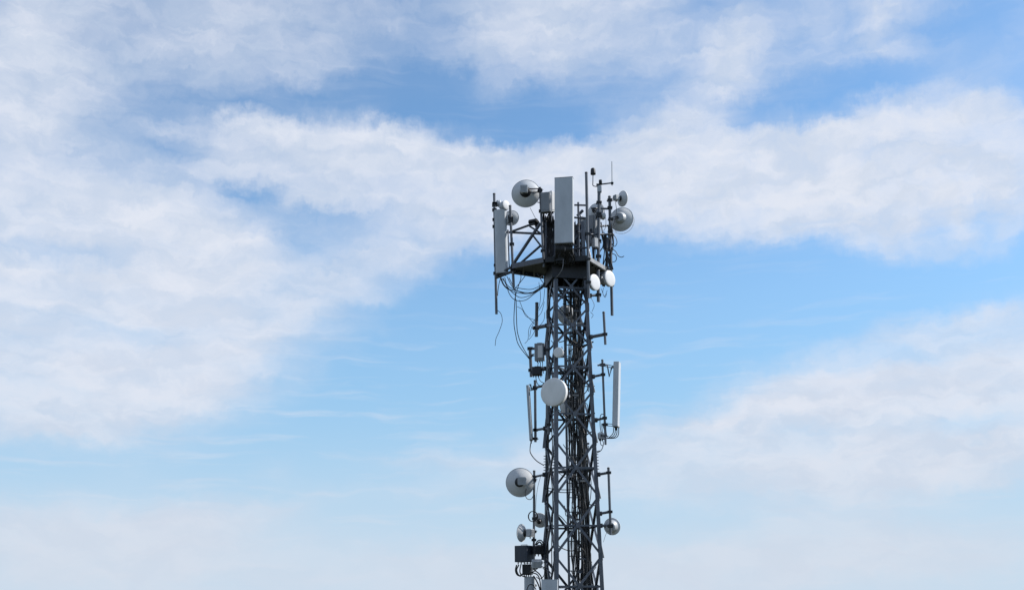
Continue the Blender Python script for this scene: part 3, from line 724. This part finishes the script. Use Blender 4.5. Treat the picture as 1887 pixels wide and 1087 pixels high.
# small aerials on the pale pipe
hd = thing('whip_aerial', 'thin upright whip aerial on a side arm at the very top right', 'aerial', P(1106, 339, 32.2))
MB().tube([P(1105.5, 340, 32.2), P(1130.5, 337, 32.2)], S(1.5), 8).part('side_arm', 'pole', hd)
MB().tube([P(1128, 342, 32.2), P(1127.6, 298, 32.2)], [S(1.0), S(.8)], 8).part('whip', 'radio', hd)
MB().box(P(1128, 338, 32.2), .035, .035, .035).part('whip_base', 'dark', hd)
ms = thing('mushroom_aerial', 'black mushroom shaped aerial on a thin bent stem', 'aerial', P(1102, 344, 32.2))
MB().tube(spline([P(1103, 344, 32.2), P(1096, 343.5, 32.2), P(1092.6, 341.5, 32.2), P(1092.6, 335, 32.2), P(1092.8, 319, 32.2)]), S(.9), 8).part('stem', 'pole', ms)
MB().lathe(P(1093, 321, 32.2), ZU, [(.001, -.01), (S(5), -.01), (S(5.0), .02), (S(4.6), .13), (S(4.2), .175), (S(2.6), .2), (.001, .205)], 24).part('dome', 'dark', ms)
cam_ = thing('top_sensor', 'small dark sensor head on top of the stout pale pipe', 'sensor', P(1105, 348, 32.2))
MB().box(P(1104.5, 349, 32.2), S(4), S(4), S(6), ch=.02).part('junction_box', 'radio', cam_)
MB().box(P(1102, 341.5, 32.2), .05, .04, .04).part('elbow', 'dark', cam_)
MB().lathe(P(1106.5, 337, 32.2), ZU, [(.001, -.07), (S(2.8), -.07), (S(3.2), .02), (S(3), .09), (.001, .10)], 20).part('sensor_dome', 'dark', cam_)

# ------------------------------------------------------------------ antennas down the mast
dish_thing('dull dish behind the lattice just under the platform', (1046, 580), 33.6, 37, 186, 0, mount=(1058, 585, 33.2), hub=.25, m='dish', radio=(.1, .1, .07, .12, .05))
dish_thing('dull dish behind the lattice right of the large grey drum', (1052, 744), 33.7, 44, 150, 0, mount=(1066, 740, 33.2), hub=.3, m='dish', radio=(.11, .11, .09, -.05, .1))
rbx = radio_box('pale faced radio box on the left with cables from its underside', (994.5, 649), 32.95, S(9), S(16), .09, -12, m='panel_dark', mount=(979, 655, 33.2))
MB().box(P(995.6, 647.5, 32.83), S(4.6), .012, S(11.5), frame(-12)[1], frame(-12)[0], ZU, .006).part('pale_cover', 'white', rbx)
radio_box('dark filter block bolted to the lower arm under the left radio box', (990, 684), 33.0, S(9), S(7.5), .12, -8, m='dark', fins=0, conn=4, name='filter_block', cat='filter')
drum_thing('smallest drum facing the camera on the left front leg of the mast', (1028.5, 649), 31.3, 18.5, -20, 0, mount=(1034, 656, 31.75), deep=.13, m='drum', back='dish')
drum_thing('large round grey drum on the left of the mast, face turned to the camera', (1019, 722), 31.25, 51, -31, 0, mount=(1011, 728, 32.25), deep=.15, m='drum', back='white')
panel_thing('thin panel antenna seen edge-on, left of the mast below the radio box', (972.6, 711), (978.7, 811), 33.2, .26, S(5), -96,
            mounts=((.93, 985.5, 716, 33.2), (.03, 986.5, 808, 33.2)), ch=.015, ports=2)
panel_thing('tall slim panel antenna with bright white edge, right of the mast', (1137.5, 668), (1135.2, 786.5), 31.5, .27, .165, 72,
            mounts=((.93, 1110.6, 672, 31.55), (.03, 1115, 782, 31.55)), ch=.02, ports=4)
tb = thing('down_tilt_bracket', 'V shaped tilt bracket joining the tall right panel to its pipe', 'bracket', P(1110.5, 672, 31.5))
MB().tube([P(1101, 673, 31.5), P(1119, 672, 31.5), P(1123, 694, 31.5), P(1127, 677, 31.5), P(1131, 675, 31.5)], S(1.6), 8).part('folding_link', 'steel', tb)
tb2 = thing('down_tilt_bracket', 'V shaped tilt bracket at the top of the thin edge-on panel', 'bracket', P(986, 714, 33.2))
MB().tube([P(975, 709, 33.2), P(977.5, 708, 33.2), P(980, 719, 33.2), P(983, 711, 33.2), P(986, 712, 33.2)], S(1.4), 8).part('folding_link', 'steel', tb2)
radio_box('small grey junction box under the tall right panel', (1107, 803), 31.6, S(5), S(5), .06, 5, m='radio', fins=0, conn=3, name='junction_box', cat='junction box', mount=(1115, 803, 31.55))
dish_thing('large dish seen from behind at the top of the lower left pipe', (958.5, 888.5), 33.2, 49.5, 174, 3, mount=(984, 884, 33.2), hub=.27, bw=.055, radio=(.125, .115, .06, -.09, .02), depth=.46)
dish_thing('small dish side-on pointing left, low beside the lower left pipe', (961, 981.5), 33.2, 29, -122, 2, mount=(984, 979, 33.2), hub=.34, radio=(.12, .115, .07, 0, 0), depth=.55)
dish_thing('small dish peeping out from behind the left mast leg', (995, 958), 33.5, 25, 165, 22, mount=(985, 955, 33.2), hub=.3, depth=.4)
dish_thing('small round dish at the foot of the right hand pipe', (1128, 969.5), 31.8, 28, 160, 8, mount=(1124.8, 969, 31.55), hub=.6, hm='radio', depth=.42)
# bottom left cluster
radio_box('big dark equipment box at the lower left of the mast', (966, 1020), 33.0, S(13), S(14), .20, -34, m='box', mount=(984, 1016, 33.2), fins=9, conn=5, name='equipment_box', cat='equipment box')
radio_box('dark splice box tucked between the big equipment box and the left mast leg', (992, 1013), 32.9, S(12), S(7), .12, 25, m='dark', fins=0, conn=3, name='splice_box', cat='equipment box', mount=(1004, 1012, 32.9))
radio_box('small tilted pale radio box below the dark equipment box', (989, 1038), 32.55, S(8.5), S(6), .09, 12, -25, m='radio', fins=5, conn=2, mount=(998, 1036, 32.7))
panel_thing('pale round shouldered antenna cut off by the bottom edge, left of the mast', (975.5, 1062), (976, 1165), 33.0, S(18), .2, -20, mounts=((.85, 984, 1078, 33.2),), ch=.085, ports=2)
panel_thing('light grey panel antenna in front of the left mast leg at the bottom edge', (1013, 1067.5), (1013, 1180), 31.3, S(28, 31.3), .16, -6, mounts=((.8, 1016, 1090, 31.7),), ch=.02, ports=4)
radio_box('dark filter unit hanging under the big dark equipment box', (972, 1049), 33.1, S(8), S(9), .12, -15, m='dark', fins=0, conn=4, mount=(984, 1047, 33.2), name='filter_unit', cat='filter')

# ------------------------------------------------------------------ cables
random.seed(21)
ORD = ['first', 'second', 'third', 'fourth', 'fifth', 'sixth', 'seventh', 'eighth', 'ninth', 'tenth', 'eleventh', 'twelfth', 'thirteenth', 'fourteenth', 'fifteenth', 'sixteenth', 'seventeenth', 'eighteenth', 'nineteenth', 'twentieth']
BUN = 'feeder cables inside the mast'
for k in range(33):
    b0 = random.uniform(-.2, .36); a0 = random.choice((random.uniform(.0, .36), random.gauss(.25, .07), random.gauss(.02, .03))) + .13 * (b0 + .1)
    ztop = random.choice((11.6, 11.6, 11.5, 10.8, 9.6, 8.4, 7.2)); pts = []
    z = PLZ + .02; ph = random.uniform(0, 6); am = random.uniform(.01, .035)
    while z < ztop:
        pts.append(T(min(.44, max(-.1, a0 + am * math.sin(ph + z * 1.3) + random.gauss(0, .014))), b0 + random.gauss(0, .02), z)); z += random.uniform(.35, .6)
    if ztop < 11: pts.append(T(a0 + random.choice((-1, 1)) * .35, b0 - random.uniform(0, .3), ztop + random.uniform(-.25, .1)))
    big = k % 4 == 0
    gr = k % 8 == 3  # every eighth cable is pale, sunlight on the runs put into its colour
    cable('thick black feeder cable in the bundle inside the lattice mast' if big and not gr else ('cable coloured sunlit pale grey among the black ones inside the lattice mast' if gr else 'black cable in the dense bundle running down inside the lattice mast'),
          pts, random.uniform(.024, .032) if big else random.uniform(.011, .019), BUN + (' (thick)' if big and not gr else (' (grey)' if gr else '')), 'cable_grey' if gr else 'cable', 'feeder_cable', seg=3)
# cables down the left leg
for k in range(4):
    pts = []; z = PLZ + .02; o = random.uniform(-.015, .1)
    while z < 11.4 - k * 1.3:
        pts.append(T(-.5 + o + random.gauss(0, .012) + .03, (.42, .30, -.02, -.18)[k] + random.gauss(0, .012), z)); z += random.uniform(.45, .8)
    cable('black cable strapped along the left legs of the lattice mast', pts, random.uniform(.013, .024), 'cables along the left legs', 'cable', 'feeder_cable', seg=3)
# slack loops inside the mast
LOOPS = sorted(((1060, 905, 8, 26, 32.2), (1066, 990, 7, 22, 32.1), (1046, 905, 5, 40, 32.3), (1074, 860, 8, 20, 32.1), (1070, 950, 6, 26, 32.0), (1080, 1010, 7, 24, 32.0), (1062, 700, 6, 20, 32.0), (1070, 640, 5, 26, 32.1), (1078, 770, 6, 24, 32.0), (1074, 1040, 8, 26, 32.0),
                (1045, 800, 6, 22, 32.2), (1064, 820, 7, 28, 31.95), (1082, 900, 6, 30, 31.95), (1058, 1030, 6, 26, 32.1), (1040, 620, 5, 22, 32.2), (1084, 690, 4, 26, 32.1)), key=lambda q__: q__[1] + q__[0] * .001)
for k, (x, y, rx, ry, Y) in enumerate(LOOPS):
    pts = [(x + rx * math.cos(t_ * .9) + random.uniform(-2, 2), y + ry * math.sin(t_ * .9) + 3 * t_, Y + .05 * t_) for t_ in range(-2, 4)]
    cable(ORD[k] + ' slack cable loop from the top inside the lattice mast', pts, .011, 'slack loops inside the mast')
# jumpers that leave the bundle for the legs
ZJ = sorted((random.uniform(2.2, 10.6), random.choice((-1, -1, 1))) for _ in range(18)); ZJ.reverse()
for k, (z, sd) in enumerate(ZJ):
    p0, p3 = T(.2 + sd * .1, random.uniform(-.1, .2), z), T(sd * .47, random.uniform(-.4, .4), z + random.uniform(.2, .6))
    cable(ORD[k] + ' jumper cable from the top crossing from the bundle to a mast leg', [p0, p0.lerp(p3, .3) - ZU * random.uniform(.05, .2), p0.lerp(p3, .7) - ZU * random.uniform(.02, .15), p3], random.uniform(.009, .015), 'jumpers crossing to the mast legs')
# two level jumper cables behind the front bracing
for y in (901, 906): cable('level jumper cable crossing inside the mast beside the lower left dish', [(1003, y - 8, 32.8), (1012, y - 2, 32.6), (1025, y, 32.4), (1040, y + 1, 32.4), (1058, y + .5, 32.4)], .014, 'level jumper cables')
# left platform drape
A_, B_ = 32.7, 32.0
LB = 'cable of the drooping loops between the left end panel and the mast'
for k, pts in enumerate(sorted(([(921, 511), (930, 528), (948, 538), (975, 541), (998, 532), (1005, 521)], [(923, 512), (933, 531), (950, 535), (968, 539), (986, 537), (1004, 524)],
            [(927, 512), (936, 530), (955, 547), (972, 546), (990, 536), (1004, 525)], [(930, 511), (938, 540), (950, 553), (968, 553), (985, 541), (1004, 527)],
            [(925, 513), (940, 530), (955, 531), (980, 533), (1004, 522)], [(934, 509), (944, 528), (958, 538), (978, 540), (1004, 523)],
            [(972, 502), (962, 516), (950, 530), (941, 534), (930, 526), (922, 513)], [(958, 502), (960, 512), (955, 528), (950, 545), (949, 550)],
            [(990, 503), (996, 514), (1003, 524), (1006, 530)], [(938, 512), (944, 524), (949, 536), (950, 552)], [(927, 505), (921, 517), (918, 533), (917, 545)]), key=lambda p_: -max(y for x, y in p_))):
    cable((ORD[k] + ' lowest ' if k else 'lowest ') + LB, [(x, y, A_ + (B_ - A_) * max(0, min(1, (x - 915) / 90))) for i, (x, y) in enumerate(pts)], .0115, 'drooping loops at the left')
for pts in ([(949, 550), (947, 591), (950, 615), (956, 636), (975, 661)], [(951, 552), (952.4, 600), (955, 618), (962, 637), (976, 661)]):
    cable('long black cable hanging in a curve down to the short pipe with radio box', [(x, y, 32.5 + (y - 550) * .006) for x, y in pts], .0125, 'long hanging pair of cables')
for pts in ([(957, 553), (965, 573), (975, 586), (988, 600)], [(953, 565), (962, 570), (970, 583), (986, 590)], [(986, 588), (975, 605), (973, 625), (967, 633)], [(987, 606), (981, 618), (974, 626)],
            [(993, 520), (996, 545), (994, 562), (988, 580)], [(1004, 532), (1001, 556), (993, 572)], [(1004, 575), (1002, 590), (993, 602)], [(1003, 556), (998, 575), (990, 586), (980, 602), (976, 620)]):
    cable('thin loose cable tangled round the short thick pipe left of the mast', [(x, y, 33.0) for x, y in pts], .008, 'thin tangle at the left')
cable('single loose wire dangling from the lower end of the furthest left pipe', [(916, 571, 32.95), (923, 578, 32.95), (925.5, 592, 32.95), (920, 610, 32.95), (914, 624, 32.95), (912.5, 637, 32.95)], .009)
cable('thin wire from the biggest upper left dish down to the truss bar', [(977, 383, 31.9), (981, 391, 31.92), (987, 403, 31.95)], .007)
# cables under the big front panel
for k in range(20):
    x0 = 1024 + 31 * k / 19; x1 = x0 + random.uniform(-7, 7)
    cable(ORD[k] + ' black jumper from the left hanging under the big front panel', [(x0, 452, 31.1), (x0 + random.uniform(-1, 1), 462, 31.12), ((x0 + x1) / 2 + random.uniform(-4, 4), 474, 31.35), (x1, 488, 31.6)], random.uniform(.011, .021), 'jumpers under the big front panel')
cable('single pale cable curving across the dark platform underside', [(1038, 478, 31.35), (1037, 492, 31.3), (1032, 503, 31.4), (1024, 512, 31.7)], .010, None, 'cable_grey')
for k in range(26):
    x0 = random.uniform(1001, 1019); x1 = x0 + random.uniform(-5, 5)
    cable('black cable in the crowded run between the grey radio unit and the platform', [(x0, 394 + random.uniform(-2, 8), random.uniform(31.6, 32.2)), (x0 + random.uniform(-3, 3), 420, 32.0), ((x0 + x1) / 2 + random.uniform(-3, 3), 450, 32.0), (x1, 489, 31.9)], random.uniform(.010, .02), 'cable run left of the front panel')
for k in range(20):
    x0 = random.uniform(1058, 1128); x1 = x0 + random.uniform(-12, 10)
    cable('black cable hanging over the right half of the platform', [(x0, random.uniform(405, 440), 32.4), (x0 + random.uniform(-3, 5), 450, 32.45), ((x0 + x1) / 2 + random.uniform(-5, 5), 468, 32.4), (x1, 497, 32.5)], random.uniform(.010, .019), 'cable run at the right of the platform')
RL = 'black cable curling out from the right edge pipe'
for pts in ([(1128, 458), (1135, 464), (1139, 471), (1145, 474), (1150, 472)], [(1127, 467), (1134, 470), (1136, 477), (1133, 482), (1127, 483)], [(1126, 431), (1134, 437), (1137, 447), (1133, 454), (1127, 451)],
            [(1120, 433), (1124, 450), (1128, 462), (1127, 474)], [(1114, 434), (1117, 455), (1122, 470), (1126, 478)]):
    cable(RL, [(x, y, 32.65) for x, y in pts], .012, 'curls at the right edge pipe')
for pts in ([(1134, 371), (1136, 390), (1132, 410), (1127, 420)], [(1110, 395), (1116, 402), (1116, 418), (1112, 426)], [(1100, 372), (1111, 380), (1114, 398), (1108, 402)]):
    cable('thin cable looping between the right hand dishes', [(x, y, 32.5) for x, y in pts], .008, 'thin loops between right dishes')
for pts in ([(1112, 530), (1111, 540), (1115, 548), (1118, 541)], [(1108, 532), (1114, 546), (1119, 535)], [(1089, 548), (1095, 562), (1091, 574)], [(1088, 575), (1093, 580), (1090, 586)]):
    cable('thin cable dangling under the white drums', [(x, y, 32.0) for x, y in pts], .007, 'dangling under the white drums')
# tall right panel feeders
for k in range(4):
    x = 1130.5 + k * 3.2
    cable(ORD[k] + ' feeder from the left sweeping from the foot of the tall right panel', [(x, 788, 31.5), (x - .5, 797 + k, 31.5), (x - 6, 804 + k * .8, 31.5), (1118, 807.5, 31.55), (1110, 808 + k * .6, 31.6)], .0125, 'feeders of the tall right panel')
for pts in ([(1108, 798), (1106, 785), (1106, 768), (1109, 763), (1114, 765), (1116, 776), (1117, 795), (1119, 806)], [(1110, 798), (1109, 780), (1113, 790), (1117, 802)], [(1106, 808), (1107, 818), (1111, 822), (1107, 830), (1100, 834)], [(1110, 809), (1112, 818), (1108, 829), (1101, 831)]):
    cable('black cable looping round the small grey junction box', [(x, y, 31.55) for x, y in pts], .011, 'loops at the junction box')
cable('black cable curving from the foot of the thin edge-on panel to the mast', [(978.7, 813, 33.2), (977, 824, 33.2), (978, 835, 33.1), (988, 848, 33.0), (1002, 857, 32.9)], .015)
for pts in ([(992, 667), (991, 676), (994, 684)], [(996, 667), (996, 677), (999, 686)], [(1000, 667), (1000, 677), (1002, 688)], [(987, 693), (990, 706), (997, 711), (1003, 708)], [(991, 692), (996, 702), (1004, 706)]):
    cable('short black cable under the pale faced radio box', [(x, y, 32.95) for x, y in pts], .011, 'cables under the left radio box')
cable('black cable hanging in a loop below the large lower left dish', [(972, 893, 33.1), (968, 908, 33.05), (971, 918, 33.05), (979, 919, 33.1), (985, 910, 33.15), (986, 930, 33.15), (985, 960, 33.15)], .011)
cable('thin wire from the arm down along the lower left pipe', [(996, 878, 33.0), (991, 897, 33.1), (988, 920, 33.15), (987, 950, 33.15)], .006)
k = [P(981 + 8.2 * math.cos(t_ * .42) + .4 * t_ / 6, 951 + 9.5 * math.sin(t_ * .42), 33.1) for t_ in range(32)]
cable('coil of black cable hung on the lower left pipe', k, .010)
cable('thin wire from the small round dish to the right mast leg', [(1119, 978, 31.75), (1115, 988, 31.8), (1112, 998, 31.9)], .005)
for pts in ([(952, 1040), (950, 1050), (953, 1058), (960, 1061)], [(956, 1040), (952, 1050), (957, 1060), (964, 1056)], [(960, 1039), (958, 1052), (962, 1060), (970, 1062)], [(986, 1004), (991, 996), (997, 995), (1001, 1000)], [(988, 1004), (994, 998), (999, 1003)],
            [(985, 1050), (993, 1056), (998, 1064), (1002, 1080)], [(978, 1054), (990, 1058), (995, 1070), (997, 1090)], [(983, 1060), (989, 1070), (994, 1082), (996, 1095)], [(1000, 1046), (1008, 1052), (1013, 1060), (1015, 1070)], [(996, 1042), (1008, 1048), (1016, 1058), (1017, 1072)], [(970, 1090), (974, 1078), (982, 1077), (988, 1086)],
            [(990, 1046), (984, 1052), (975, 1056), (968, 1058)], [(1004, 1050), (1002, 1060), (995, 1066), (988, 1062)]):
    cable('black cable in the tangle round the equipment boxes at the lower left', [(x, y, 32.75) for x, y in pts], random.uniform(.012, .024), 'tangle at the lower left boxes')
